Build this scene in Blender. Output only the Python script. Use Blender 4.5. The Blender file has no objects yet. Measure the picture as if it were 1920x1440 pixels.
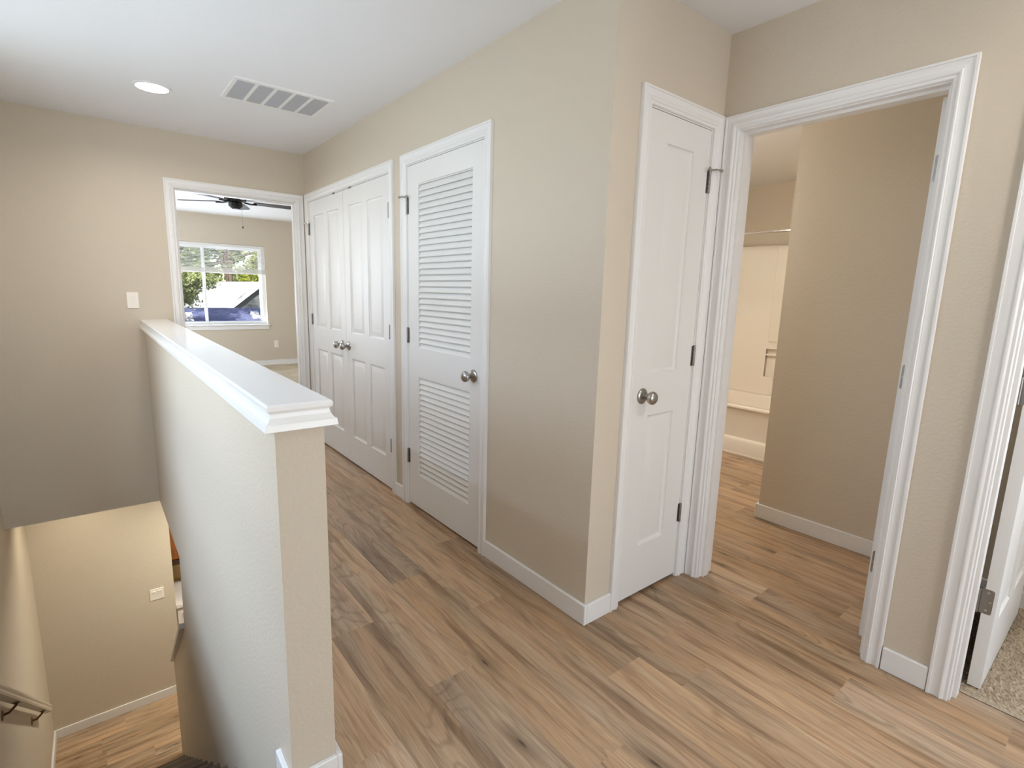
import bpy, bmesh, math, random
from mathutils import Vector, Matrix

C = bpy.context.scene.collection
sc = bpy.context.scene
PI = math.pi

# ------------------------------------------------------------------ camera
cam_d = bpy.data.cameras.new('camera')
cam = bpy.data.objects.new('camera', cam_d)
C.objects.link(cam)
sc.camera = cam
cam_d.sensor_fit = 'HORIZONTAL'
cam_d.sensor_width = 36.0
cam_d.lens = 36.0 * 971.82 / 1920.0
cam_d.clip_start = 0.02
cam_d.clip_end = 400
R_right = Vector((0.7815172, -0.62326394, 0.02780157))
R_up = Vector((0.08584239, 0.15156319, 0.984713))
R_fwd = Vector((0.6179498, 0.76718359, -0.17195171))
CAM = Vector((-1.48063, -1.31859, 1.34419))
m = Matrix.Identity(4)
for i in range(3):
    m[i][0] = R_right[i]; m[i][1] = R_up[i]; m[i][2] = -R_fwd[i]; m[i][3] = CAM[i]
cam.matrix_world = m

# ------------------------------------------------------------------ exposure
vs = sc.view_settings
sc.display_settings.display_device = 'sRGB'
vs.view_transform = 'Standard'
vs.look = 'None'
vs.exposure = 0.08
vs.gamma = 1.0
vs.use_curve_mapping = False

sc.cycles.max_bounces = 20
sc.cycles.diffuse_bounces = 14

# ------------------------------------------------------------------ world
W = bpy.data.worlds.new('sky_world'); sc.world = W
W.use_nodes = True
wn = W.node_tree.nodes; wl = W.node_tree.links
bg = wn['Background']
sky = wn.new('ShaderNodeTexSky')
sky.sky_type = 'NISHITA'
sky.sun_disc = False
sky.sun_elevation = math.radians(35)
sky.sun_rotation = math.radians(200)
wl.new(sky.outputs[0], bg.inputs[0])
bg.inputs[1].default_value = 0.22

# ------------------------------------------------------------------ sun and area lights
def sun(direction, strength, color, angle=1.0):
    d = bpy.data.lights.new('sun', 'SUN'); d.energy = strength; d.color = color; d.angle = math.radians(angle)
    o = bpy.data.objects.new('sun', d); C.objects.link(o)
    o.rotation_euler = Vector(direction).to_track_quat('-Z', 'Y').to_euler()
    o.location = (0, 4, 12)
def area(name, loc, direction, sx, sy, power, color, spread=180, up='Y'):
    d = bpy.data.lights.new(name, 'AREA'); d.shape = 'RECTANGLE'; d.size = sx; d.size_y = sy
    d.energy = power; d.color = color; d.spread = math.radians(spread)
    o = bpy.data.objects.new(name, d); C.objects.link(o)
    o.location = loc
    o.rotation_euler = Vector(direction).to_track_quat('-Z', up).to_euler()
    return o
def disk(name, loc, radius, power, color, spread=160):
    d = bpy.data.lights.new(name, 'AREA'); d.shape = 'DISK'; d.size = radius * 2
    d.energy = power; d.color = color; d.spread = math.radians(spread)
    o = bpy.data.objects.new(name, d); C.objects.link(o)
    o.location = loc
    return o

sun((0.25, 0.82, -0.52), 9.0, (1.0, 0.96, 0.9), 0.6)
COOL = (0.60, 0.77, 1.0)
DAY = (0.78, 0.88, 1.0)
WARM = (1.0, 0.90, 0.70)
BATH = (1.0, 0.96, 0.86)
# daylight through the stairwell window, high in the left wall: the sky beyond it, and what the ground sends back up
area('stair_window_light', (-3.9, 0.5, 4.6), (1, 0, -1.3), 6.5, 2.8, 1450, COOL)
area('stair_window_horizon', (-4.4, 0.3, 2.4), (1, 0, -0.35), 6.5, 1.8, 130, DAY)
area('stair_window_bounce', (-3.4, 0.6, 0.1), (1, 0, 0.9), 4.5, 1.6, 118, DAY)
# daylight through the big window of the rear wall
area('rear_window_light', (-0.1, -4.20, 1.30), (0, 1, 0.2), 2.9, 2.2, 80, DAY)
# bedroom far window daylight, plus added fills for bedroom side and carpeted room
area('bedroom_side_fill', (-2.48, 6.2, 1.35), (1, 0, 0.15), 2.3, 1.6, 125, DAY)  # unseen side source added to brighten the bedroom
area('bedroom_far_window_light', (-0.07, 8.48, 1.05), (0, -1, 0.6), 1.8, 0.85, 48, DAY)
area('side_room_fill', (1.90, -2.45, 1.5), (-1, 0.4, 0.3), 1.2, 1.4, 60, DAY)  # unseen source added to spill light onto the linen door
# lamps, after one added landing fill
disk('landing_fill', (0.30, -1.55, 2.425), 0.075, 7.5, (1.0, 0.96, 0.90), 175)  # added ceiling fill without a fixture, lifts linen door and right wall
disk('hall_lamp', (-1.115, 2.468, 2.425), 0.075, 7, (1.0, 0.93, 0.86))
disk('bath_lamp', (2.0, 0.95, 2.42), 0.15, 12, BATH)
area('vanity_lamp', (0.90, 1.15, 2.0), (1, -0.2, -0.2), 0.5, 0.12, 13, BATH)
disk('stair_foot_lamp', (-1.72, 3.93, -0.352), 0.07, 3.3, WARM)
disk('kitchen_lamp', (-0.6, 3.6, -0.352), 0.12, 27, (0.95, 0.90, 0.76))
disk('lower_hall_lamp', (0.3, 2.2, -0.352), 0.15, 10, WARM)

# ------------------------------------------------------------------ mesh helper
class MB:
    """collects faces in world coordinates; build() makes ONE mesh object"""
    def __init__(s):
        s.v = []; s.f = []; s.mi = []; s.uv = {}; s.col = {}
    def add(s, vs_, fs, mat=0):
        b = len(s.v); s.v += [tuple(p) for p in vs_]
        for f in fs:
            s.f.append(tuple(b + i for i in f)); s.mi.append(mat)
        return b
    def box(s, x0, x1, y0, y1, z0, z1, mat=0):
        if x0 > x1: x0, x1 = x1, x0
        if y0 > y1: y0, y1 = y1, y0
        if z0 > z1: z0, z1 = z1, z0
        s.add([(x0,y0,z0),(x1,y0,z0),(x1,y1,z0),(x0,y1,z0),(x0,y0,z1),(x1,y0,z1),(x1,y1,z1),(x0,y1,z1)],
              [(0,3,2,1),(4,5,6,7),(0,1,5,4),(1,2,6,5),(2,3,7,6),(3,0,4,7)], mat)
    def mbox(s, mp, a, b, mat=0):
        """box between corners a and b in a mapped (u, z, d) frame"""
        (u0,z0,d0),(u1,z1,d1) = a, b
        P = [mp(u,z,d) for (u,z,d) in [(u0,z0,d0),(u1,z0,d0),(u1,z1,d0),(u0,z1,d0),(u0,z0,d1),(u1,z0,d1),(u1,z1,d1),(u0,z1,d1)]]
        s.add(P, [(0,1,2,3),(7,6,5,4),(0,4,5,1),(1,5,6,2),(2,6,7,3),(3,7,4,0)], mat)
    def loft(s, rings, closed=True, caps=True, mat=0):
        n = len(rings[0]); b = len(s.v)
        for r in rings: s.v += [tuple(p) for p in r]
        for k in range(len(rings) - 1):
            for i in range(n if closed else n - 1):
                j = (i + 1) % n
                s.f.append((b+k*n+i, b+k*n+j, b+(k+1)*n+j, b+(k+1)*n+i)); s.mi.append(mat)
        if caps and closed:
            s.f.append(tuple(b+i for i in reversed(range(n)))); s.mi.append(mat)
            s.f.append(tuple(b+(len(rings)-1)*n+i for i in range(n))); s.mi.append(mat)
    def lathe(s, origin, axis, prof, seg=24, mat=0):
        """prof: list of (distance along axis, radius)"""
        a = Vector(axis).normalized(); t = a.orthogonal().normalized(); w = a.cross(t); o = Vector(origin)
        rings = []
        for h, r in prof:
            rings.append([o + a*h + (t*math.cos(2*PI*i/seg) + w*math.sin(2*PI*i/seg))*max(r, 1e-5) for i in range(seg)])
        s.loft(rings, mat=mat)
    def tube(s, pts, r, seg=10, mat=0):
        pts = [Vector(p) for p in pts]; rings = []
        rr = r if isinstance(r, (list, tuple)) else [r]*len(pts)
        up = None
        for i, p in enumerate(pts):
            if i == 0: d = pts[1]-pts[0]
            elif i == len(pts)-1: d = pts[-1]-pts[-2]
            else: d = (pts[i+1]-p).normalized() + (p-pts[i-1]).normalized()
            d.normalize()
            if up is None: up = d.orthogonal().normalized()
            up = (up - d*up.dot(d)).normalized(); w = d.cross(up)
            rings.append([p + (up*math.cos(2*PI*k/seg) + w*math.sin(2*PI*k/seg))*rr[i] for k in range(seg)])
        s.loft(rings, mat=mat)
    def prism(s, poly, fn, a, b, mat=0):
        """extrude a 2D polygon; fn(p, q, e) -> world point, e runs from a to b"""
        n = len(poly)
        s.add([fn(p[0], p[1], a) for p in poly] + [fn(p[0], p[1], b) for p in poly],
              [tuple(range(n)), tuple(reversed(range(n, 2*n)))] + [(i, n+i, n+(i+1) % n, (i+1) % n) for i in range(n)], mat)
    def build(s, name, mats, parent=None, smooth=0, bevel=0.0, bseg=2, recalc=True, weld=True):
        me = bpy.data.meshes.new(name)
        off = Vector((0, 0, 0))
        if parent is not None: off = root_loc(parent)
        bm = bmesh.new()
        bv = [bm.verts.new(Vector(p) - off) for p in s.v]
        uvl = bm.loops.layers.uv.new('UVMap') if s.uv else None
        cl = bm.loops.layers.float_color.new('plank') if s.col else None
        for i, f in enumerate(s.f):
            try: fc = bm.faces.new([bv[k] for k in f])
            except ValueError: continue
            fc.material_index = s.mi[i]
            if s.uv and i in s.uv:
                for lp, uv in zip(fc.loops, s.uv[i]): lp[uvl].uv = uv
            if s.col:
                for lp in fc.loops: lp[cl] = s.col.get(i, (0.5, 0.5, 0.5, 1))
        if weld: bmesh.ops.remove_doubles(bm, verts=bm.verts, dist=1e-5)
        if recalc: bmesh.ops.recalc_face_normals(bm, faces=bm.faces)
        if bevel > 0:
            es = [e for e in bm.edges if len(e.link_faces) == 2 and e.calc_face_angle(0) > 0.6]
            bmesh.ops.bevel(bm, geom=es, offset=bevel, segments=bseg, affect='EDGES', profile=0.5, clamp_overlap=True)
        bm.to_mesh(me); bm.free()
        if not isinstance(mats, (list, tuple)): mats = [mats]
        for mm in mats: me.materials.append(mm)
        if smooth:
            me.polygons.foreach_set('use_smooth', [True]*len(me.polygons))
            me.set_sharp_from_angle(angle=math.radians(smooth))
        o = bpy.data.objects.new(name, me); C.objects.link(o)
        if parent is not None: o.parent = parent
        o['_off'] = tuple(off)
        return o
def root_loc(p):
    o = Vector((0, 0, 0))
    while p is not None:
        o += p.location; p = p.parent
    return o
def tag(o, label=None, cat=None, group=None, kind=None):
    if label: o['label'] = label
    if cat: o['category'] = cat
    if group: o['group'] = group
    if kind: o['kind'] = kind
    return o
def thing(name, label, cat, loc, group=None, kind=None):
    o = bpy.data.objects.new(name, None); C.objects.link(o); o.location = loc; o.empty_display_size = 0.05
    return tag(o, label, cat, group, kind)
def struct(o, label, cat):
    return tag(o, label, cat, None, 'structure')

# ------------------------------------------------------------------ materials
def srgb(r, g, b):
    f = lambda c: (c/12.92 if c <= 0.04045 else ((c+0.055)/1.055)**2.4)
    return (f(r/255), f(g/255), f(b/255), 1)
def mat(name, color, rough=0.5, metal=0.0, spec=0.5):
    mm = bpy.data.materials.new(name); mm.use_nodes = True
    b = mm.node_tree.nodes['Principled BSDF']
    b.inputs['Base Color'].default_value = color
    b.inputs['Roughness'].default_value = rough
    b.inputs['Metallic'].default_value = metal
    b.inputs['Specular IOR Level'].default_value = spec
    return mm
def nodes(mm): return mm.node_tree.nodes, mm.node_tree.links, mm.node_tree.nodes['Principled BSDF']
def noise(n, l, vec, scale, detail=3, rough=0.5, dist=0.0):
    t = n.new('ShaderNodeTexNoise'); t.inputs['Scale'].default_value = scale; t.inputs['Detail'].default_value = detail
    t.inputs['Roughness'].default_value = rough; t.inputs['Distortion'].default_value = dist
    if vec is not None: l.new(vec, t.inputs['Vector'])
    return t.outputs[0]
def ramp(n, l, fac, stops):
    r = n.new('ShaderNodeValToRGB'); e = r.color_ramp.elements
    e[0].position, e[0].color = stops[0]; e[1].position, e[1].color = stops[-1]
    for p, c in stops[1:-1]:
        x = e.new(p); x.color = c
    l.new(fac, r.inputs[0]); return r.outputs[0]
def mix(n, l, fac, a, b, mode='MIX'):
    x = n.new('ShaderNodeMix'); x.data_type = 'RGBA'; x.blend_type = mode
    for k, v_ in ((0, fac), (6, a), (7, b)):
        if isinstance(v_, (int, float, tuple)): x.inputs[k].default_value = v_
        else: l.new(v_, x.inputs[k])
    return x.outputs[2]
def math_(n, l, op, a, b=None):
    x = n.new('ShaderNodeMath'); x.operation = op
    for k, v_ in ((0, a), (1, b)):
        if v_ is None: continue
        if isinstance(v_, (int, float)): x.inputs[k].default_value = v_
        else: l.new(v_, x.inputs[k])
    return x.outputs[0]
def bump(n, l, b, h, strength, dist):
    x = n.new('ShaderNodeBump'); x.inputs['Strength'].default_value = strength; x.inputs['Distance'].default_value = dist
    l.new(h, x.inputs['Height']); l.new(x.outputs[0], b.inputs['Normal'])
def objcoord(n): return n.new('ShaderNodeTexCoord').outputs['Object']

def paint(name, color, rough, scale=95, strength=0.34):
    mm = mat(name, color, rough, spec=0.3); n, l, b = nodes(mm)
    oc = objcoord(n)
    h = noise(n, l, oc, scale, 2, 0.55)
    h2 = ramp(n, l, h, [(0.42, (0,0,0,1)), (0.62, (1,1,1,1))])
    bump(n, l, b, h2, strength, 0.0012)
    return mm
M_beige = paint('wall_paint_beige', srgb(205, 194, 177), 0.55)
M_ceil = paint('ceiling_paint_white', srgb(231, 231, 233), 0.8, 160, 0.15)
M_white = mat('trim_paint_white', srgb(231, 230, 229), 0.32, spec=0.45)
M_door = mat('door_paint_white', srgb(227, 226, 224), 0.36, spec=0.4)
M_cap = mat('cap_paint_white', srgb(240, 240, 239), 0.18, spec=0.5)
M_plate = mat('switch_plastic', srgb(240, 234, 224), 0.35)
M_nickel = mat('satin_nickel', srgb(176, 172, 166), 0.28, 1.0)
M_nickel_dark = mat('dull_nickel', srgb(148, 145, 141), 0.4, 1.0)
M_black = mat('black_fan_metal', srgb(24, 23, 23), 0.4, 0.0)
M_blade = mat('fan_blade_dark_wood', srgb(52, 46, 43), 0.55)
M_dark = mat('dark_gap', srgb(45, 40, 36), 0.9)
M_tub = mat('tub_acrylic', srgb(238, 230, 218), 0.16, spec=0.5)
M_chrome = mat('chrome', srgb(225, 225, 225), 0.12, 1.0)
M_vent = mat('vent_grey', srgb(176, 176, 179), 0.6)
M_blind = mat('blind_white', srgb(226, 224, 220), 0.5)
M_vinyl = mat('window_vinyl_white', srgb(238, 238, 238), 0.3)
M_rail = mat('rail_paint_beige', srgb(206, 192, 172), 0.3)
M_bracket = mat('bracket_bronze', srgb(120, 98, 74), 0.35, 0.9)
M_lens = bpy.data.materials.new('lamp_lens'); M_lens.use_nodes = True
_b = M_lens.node_tree.nodes['Principled BSDF']; _b.inputs['Emission Color'].default_value = (1, 0.95, 0.86, 1); _b.inputs['Emission Strength'].default_value = 6.0
M_glass = bpy.data.materials.new('window_glass'); M_glass.use_nodes = True
_n, _l, _b = nodes(M_glass)
_t = _n.new('ShaderNodeBsdfTransparent'); _g = _n.new('ShaderNodeBsdfGlossy'); _g.inputs['Roughness'].default_value = 0.02
_mx = _n.new('ShaderNodeMixShader'); _mx.inputs[0].default_value = 0.05
_l.new(_t.outputs[0], _mx.inputs[1]); _l.new(_g.outputs[0], _mx.inputs[2]); _l.new(_mx.outputs[0], _n['Material Output'].inputs[0])

def plank_mat(name, base, dark, grey, light, rough=0.36):
    mm = mat(name, base, rough, spec=0.4); n, l, b = nodes(mm)
    uv = n.new('ShaderNodeUVMap'); uv.uv_map = 'UVMap'
    at = n.new('ShaderNodeAttribute'); at.attribute_name = 'plank'
    sp = n.new('ShaderNodeSeparateColor'); l.new(at.outputs['Color'], sp.inputs[0])
    su = n.new('ShaderNodeSeparateXYZ'); l.new(uv.outputs[0], su.inputs[0])
    seed = math_(n, l, 'MULTIPLY', sp.outputs[1], 53.0)
    wc = n.new('ShaderNodeCombineXYZ')
    l.new(math_(n, l, 'MULTIPLY', su.outputs[0], 2.4), wc.inputs[0]); l.new(math_(n, l, 'MULTIPLY', su.outputs[1], 9.0), wc.inputs[1]); l.new(seed, wc.inputs[2])
    warp = math_(n, l, 'MULTIPLY', math_(n, l, 'SUBTRACT', noise(n, l, wc.outputs[0], 1.0, 2, 0.5), 0.5), 0.045)
    vv_ = math_(n, l, 'ADD', su.outputs[1], warp)
    def coord(ku, kv):
        c = n.new('ShaderNodeCombineXYZ')
        l.new(math_(n, l, 'ADD', math_(n, l, 'MULTIPLY', su.outputs[0], ku), seed), c.inputs[0])
        l.new(math_(n, l, 'ADD', math_(n, l, 'MULTIPLY', vv_, kv), math_(n, l, 'MULTIPLY', seed, 1.7)), c.inputs[1])
        l.new(seed, c.inputs[2]); return c.outputs[0]
    fine = noise(n, l, coord(5, 170), 1.0, 4, 0.65)
    streak = noise(n, l, coord(1.6, 22), 1.0, 4, 0.6, 0.35)
    broad = noise(n, l, coord(1.3, 9), 1.0, 2, 0.5, 0.4)
    field = noise(n, l, coord(0.9, 5.5), 1.0, 2, 0.4, 0.2)
    rings = math_(n, l, 'SINE', math_(n, l, 'ADD', math_(n, l, 'MULTIPLY', field, 150.0), math_(n, l, 'MULTIPLY', fine, 3.0)))
    mid = noise(n, l, coord(3.0, 62), 1.0, 3, 0.6, 0.2)
    ringm = ramp(n, l, rings, [(0.0, (0,0,0,1)), (0.55, (0.05,)*3+(1,)), (1.0, (1,1,1,1))])
    where = ramp(n, l, noise(n, l, coord(1.1, 7), 1.0, 1, 0.4), [(0.46, (0,0,0,1)), (0.62, (1,1,1,1))])
    ringf = math_(n, l, 'MULTIPLY', ringm, where)
    c = mix(n, l, ramp(n, l, broad, [(0.35, (0,0,0,1)), (0.7, (1,1,1,1))]), base, grey)
    c = mix(n, l, math_(n, l, 'MULTIPLY', ramp(n, l, streak, [(0.5, (0,0,0,1)), (0.70, (1,1,1,1))]), 0.85), c, dark)
    c = mix(n, l, math_(n, l, 'MULTIPLY', ramp(n, l, streak, [(0.28, (1,1,1,1)), (0.45, (0,0,0,1))]), 0.45), c, light)
    c = mix(n, l, math_(n, l, 'MULTIPLY', ringf, 0.4), c, dark)
    c = mix(n, l, math_(n, l, 'MULTIPLY', ramp(n, l, fine, [(0.45, (0,0,0,1)), (0.72, (1,1,1,1))]), 0.45), c, dark)
    c = mix(n, l, math_(n, l, 'MULTIPLY', ramp(n, l, mid, [(0.54, (0,0,0,1)), (0.70, (1,1,1,1))]), 0.42), c, dark)
    c = mix(n, l, math_(n, l, 'MULTIPLY', ramp(n, l, mid, [(0.30, (1,1,1,1)), (0.42, (0,0,0,1))]), 0.35), c, light)
    vo = n.new('ShaderNodeTexVoronoi'); vo.voronoi_dimensions = '2D'; vo.inputs['Scale'].default_value = 1.0; l.new(coord(1.7, 7), vo.inputs['Vector'])
    vr = n.new('ShaderNodeSeparateColor'); l.new(vo.outputs['Color'], vr.inputs[0])
    knot = math_(n, l, 'MULTIPLY', ramp(n, l, vo.outputs['Distance'], [(0.02, (1,1,1,1)), (0.05, (0.5,0.5,0.5,1)), (0.22, (0,0,0,1))]), math_(n, l, 'GREATER_THAN', vr.outputs[0], 0.72))
    c = mix(n, l, math_(n, l, 'MULTIPLY', knot, 0.85), c, (dark[0]*0.35, dark[1]*0.35, dark[2]*0.35, 1))
    # tone of the whole plank
    hs = n.new('ShaderNodeHueSaturation'); l.new(c, hs.inputs['Color'])
    l.new(math_(n, l, 'ADD', math_(n, l, 'MULTIPLY', sp.outputs[0], 0.30), 0.86), hs.inputs['Value'])
    l.new(math_(n, l, 'ADD', math_(n, l, 'MULTIPLY', sp.outputs[2], 0.14), 0.90), hs.inputs['Saturation'])
    l.new(hs.outputs[0], b.inputs['Base Color'])
    # bevelled plank edges
    w = at.outputs['Alpha']
    e = math_(n, l, 'MINIMUM', su.outputs[1], math_(n, l, 'SUBTRACT', 0.178, su.outputs[1]))
    edge = ramp(n, l, math_(n, l, 'MULTIPLY', e, 300.0), [(0.0, (1,1,1,1)), (0.45, (0,0,0,1))])
    c2 = mix(n, l, math_(n, l, 'MULTIPLY', edge, 0.4), hs.outputs[0], (dark[0]*0.5, dark[1]*0.5, dark[2]*0.5, 1))
    l.new(c2, b.inputs['Base Color'])
    hgt = math_(n, l, 'SUBTRACT', math_(n, l, 'MULTIPLY', fine, -0.5), edge)
    bump(n, l, b, hgt, 0.25, 0.0008)
    l.new(math_(n, l, 'ADD', math_(n, l, 'MULTIPLY', fine, 0.2), rough - 0.1), b.inputs['Roughness'])
    return mm
M_plank = plank_mat('vinyl_plank_oak', srgb(192, 157, 122), srgb(112, 85, 61), srgb(170, 148, 123), srgb(206, 182, 150))
M_tread = plank_mat('vinyl_tread_grey_oak', srgb(120, 105, 95), srgb(70, 58, 52), srgb(108, 100, 96), srgb(165, 148, 132))

def carpet_mat(name, a, b_, scale):
    mm = mat(name, a, 1.0, spec=0.05); n, l, b = nodes(mm); oc = objcoord(n)
    f = noise(n, l, oc, scale, 3, 0.7)
    g = noise(n, l, oc, 2.3, 1, 0.4, 0.6)
    c = mix(n, l, ramp(n, l, f, [(0.35, (0,0,0,1)), (0.65, (1,1,1,1))]), b_, a)
    c = mix(n, l, math_(n, l, 'MULTIPLY', ramp(n, l, g, [(0.49, (0,0,0,1)), (0.52, (1,1,1,1))]), 0.35), c, (a[0]*1.15, a[1]*1.15, a[2]*1.15, 1))
    l.new(c, b.inputs['Base Color']); bump(n, l, b, f, 0.9, 0.006)
    return mm
M_carpet = carpet_mat('carpet_beige', srgb(206, 192, 168), srgb(176, 160, 136), 180)
M_shag = carpet_mat('carpet_taupe_shag', srgb(190, 174, 152), srgb(128, 112, 94), 95)

def wood_mat(name, a, b_, rough=0.35):
    mm = mat(name, a, rough); n, l, b = nodes(mm); oc = objcoord(n)
    mp = n.new('ShaderNodeMapping'); mp.inputs['Scale'].default_value = (30, 30, 3); l.new(oc, mp.inputs[0])
    f = noise(n, l, mp.outputs[0], 1.5, 4, 0.6, 0.5)
    l.new(ramp(n, l, f, [(0.3, b_), (0.7, a)]), b.inputs['Base Color'])
    return mm
M_cab = wood_mat('cabinet_oak', srgb(168, 104, 50), srgb(120, 68, 30))
M_splash = mat('backsplash_tan', srgb(214, 178, 118), 0.5)
M_counter = mat('counter_white', srgb(232, 226, 222), 0.3)
def foliage_mat(name, a, b_):
    mm = mat(name, a, 0.6, spec=0.2); n, l, b = nodes(mm); oc = objcoord(n)
    f = noise(n, l, oc, 2.2, 3, 0.6)
    c = ramp(n, l, f, [(0.35, b_), (0.65, a)])
    l.new(c, b.inputs['Base Color'])
    tr = n.new('ShaderNodeBsdfTranslucent'); l.new(c, tr.inputs[0])
    ms = n.new('ShaderNodeMixShader'); ms.inputs[0].default_value = 0.45
    l.new(b.outputs[0], ms.inputs[1]); l.new(tr.outputs[0], ms.inputs[2]); l.new(ms.outputs[0], n['Material Output'].inputs[0])
    return mm
M_leaf_pale = foliage_mat('leaf_pale', srgb(206, 214, 160), srgb(140, 152, 96))
M_leaf = foliage_mat('leaf_green', srgb(150, 166, 92), srgb(74, 92, 50))
M_leaf_yel = foliage_mat('leaf_yellow_green', srgb(204, 208, 96), srgb(130, 146, 60))
M_bark = wood_mat('bark', srgb(120, 102, 88), srgb(70, 58, 50), 0.9)
def shingle_mat(name, a, b_):
    mm = mat(name, a, 0.9, spec=0.1); n, l, b = nodes(mm); oc = objcoord(n)
    br = n.new('ShaderNodeTexBrick'); br.inputs['Scale'].default_value = 3.2; br.inputs['Color1'].default_value = a; br.inputs['Color2'].default_value = b_
    br.inputs['Mortar'].default_value = (a[0]*0.5, a[1]*0.5, a[2]*0.5, 1); br.inputs['Mortar Size'].default_value = 0.03
    l.new(oc, br.inputs['Vector']); l.new(br.outputs[0], b.inputs['Base Color'])
    return mm
M_shingle = shingle_mat('roof_shingle_blue_grey', srgb(118, 124, 160), srgb(96, 102, 138))
M_roofwhite = shingle_mat('roof_shingle_pale', srgb(214, 214, 214), srgb(196, 196, 198))
M_siding = mat('siding_dark_green_grey', srgb(92, 98, 96), 0.7)
M_fascia = mat('fascia_white', srgb(226, 226, 226), 0.5)
M_lawn = foliage_mat('lawn', srgb(110, 126, 70), srgb(84, 100, 56))

# ------------------------------------------------------------------ setting helpers
def grid_wall(mb, mp, us, zs, d0, d1, holes):
    """solid wall in the (u, z) frame between depths d0 and d1 with rectangular holes, no inner faces"""
    us = sorted(set(round(u, 5) for u in us)); zs = sorted(set(round(z, 5) for z in zs))
    def solid(i, j):
        if i < 0 or j < 0 or i >= len(us)-1 or j >= len(zs)-1: return False
        u = (us[i]+us[i+1])/2; z = (zs[j]+zs[j+1])/2
        return not any(h[0] < u < h[1] and h[2] < z < h[3] for h in holes)
    for i in range(len(us)-1):
        for j in range(len(zs)-1):
            if not solid(i, j): continue
            a, b, c, d = us[i], us[i+1], zs[j], zs[j+1]
            mb.add([mp(a,c,d0), mp(b,c,d0), mp(b,d,d0), mp(a,d,d0)], [(0,1,2,3)])
            mb.add([mp(a,c,d1), mp(b,c,d1), mp(b,d,d1), mp(a,d,d1)], [(3,2,1,0)])
            if not solid(i-1, j): mb.add([mp(a,c,d0), mp(a,d,d0), mp(a,d,d1), mp(a,c,d1)], [(0,1,2,3)])
            if not solid(i+1, j): mb.add([mp(b,c,d0), mp(b,d,d0), mp(b,d,d1), mp(b,c,d1)], [(3,2,1,0)])
            if not solid(i, j-1): mb.add([mp(a,c,d0), mp(b,c,d0), mp(b,c,d1), mp(a,c,d1)], [(3,2,1,0)])
            if not solid(i, j+1): mb.add([mp(a,d,d0), mp(b,d,d0), mp(b,d,d1), mp(a,d,d1)], [(0,1,2,3)])
def wall(name, mp, u0, u1, z0, z1, thick, holes=(), mats=None, label=None):
    mb = MB()
    us = [u0, u1] + [h[0] for h in holes] + [h[1] for h in holes]
    zs = [z0, z1] + [h[2] for h in holes] + [h[3] for h in holes]
    us = [min(max(u, u0), u1) for u in us]; zs = [min(max(z, z0), z1) for z in zs]
    grid_wall(mb, mp, us, zs, 0, thick, holes)
    o = mb.build(name, mats or M_beige)
    struct(o, label, 'wall'); return o
# frames (u along the wall, z up, d into the wall away from the viewer)
FA = lambda u, z, d: (d, u, z)                 # closet wall, x = 0
FB = lambda u, z, d: (u, d, z)                 # linen wall, y = 0
WX = 0.7136
FC = lambda u, z, d: (WX + d, u, z)            # right wall with the bath door
YF = 3.406
FF = lambda u, z, d: (u, YF + d, z)            # far wall with the bedroom door
H = 2.44
T = 0.115
XL = -2.088                                    # left wall of the stairwell
ZL = -2.74                                     # downstairs floor
YLF = 4.365                                    # downstairs far wall

# openings: slab edges
CL0, CL1, CLM = 1.777, 3.301, 2.539            # double closet doors
LV0, LV1 = 0.770, 1.532                        # louvered door
LN0, LN1 = 0.2165, 0.6310                      # linen door
BT1, BT0 = -0.083, -0.780                      # bath opening (jamb faces)
R31, R30 = -1.052, -1.815                      # right room opening
BD0, BD1 = -0.944, -0.080                      # bedroom opening
DT = 2.045                                     # head of slabs
J = 0.018
def rough(a, b, top=DT): return (a - 0.003 - J, b + 0.003 + J, -0.01, top + 0.003 + J)
def rough_o(a, b, top=DT): return (a - J, b + J, -0.01, top + J)

# ------------------------------------------------------------------ large structure
wall('wall_closets', FA, 0.0, YF, 0, H, T, [rough(CL0, CL1), rough(LV0, LV1)], label='beige hallway wall with the double closet and the louvered door')
wall('wall_linen', FB, T, WX, 0, H, T, [rough(LN0, LN1)], label='narrow beige return wall holding the slim linen closet door')
wall('wall_right', FC, -4.0, YF, 0, H, T, [rough_o(BT0, BT1), rough_o(R30, R31)], label='beige wall on the right with the open bathroom doorway')
wall('wall_far', FF, -2.2, 1.0, -0.34, H, T, [(BD0 - J, BD1 + J, 0.0, DT + J)], label='beige far wall with the bedroom doorway and one light switch')
FL = lambda u, z, d: (XL - d, u, z)
wall('wall_left', FL, -4.0, 5.2, ZL, H, T, [(-0.35, 2.25, 0.62, 2.36)], label='beige stairwell wall with the handrail, on the far left')
FR = lambda u, z, d: (u, -4.0 - d, z)
wall('wall_rear', FR, -2.2, 2.0, ZL, H, T, [(-1.4, 1.2, 0.4, 2.3)], label='beige wall behind the viewer with a large window')
# bedroom shell
BY = 8.266
FBW = lambda u, z, d: (u, BY + d, z)
WN0, WN1, WZ0, WZ1 = -0.97, 0.83, 0.713, 2.0
wall('wall_bedroom', FBW, -2.4, 2.2, -0.34, H, 0.14, [(WN0, WN1, WZ0, WZ1)], label='beige bedroom wall with the window, seen through the far doorway')
wall('wall_bedroom_left', lambda u, z, d: (-2.3 - d, u, z), YF + T, BY, -0.34, H, T, [(5.1, 7.3, 0.7, 2.1)], label='beige side wall of the bedroom on the left')  # opening added to let the bedroom side fill in
wall('wall_bedroom_right', lambda u, z, d: (2.1 + d, u, z), YF, BY, -0.34, H, T, label='beige side wall of the bedroom on the right')
wall('wall_bedroom_rear', lambda u, z, d: (u, YF + d, z), 1.0, 2.1, 0, H, T, label='beige bedroom wall beside the doorway')
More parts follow.
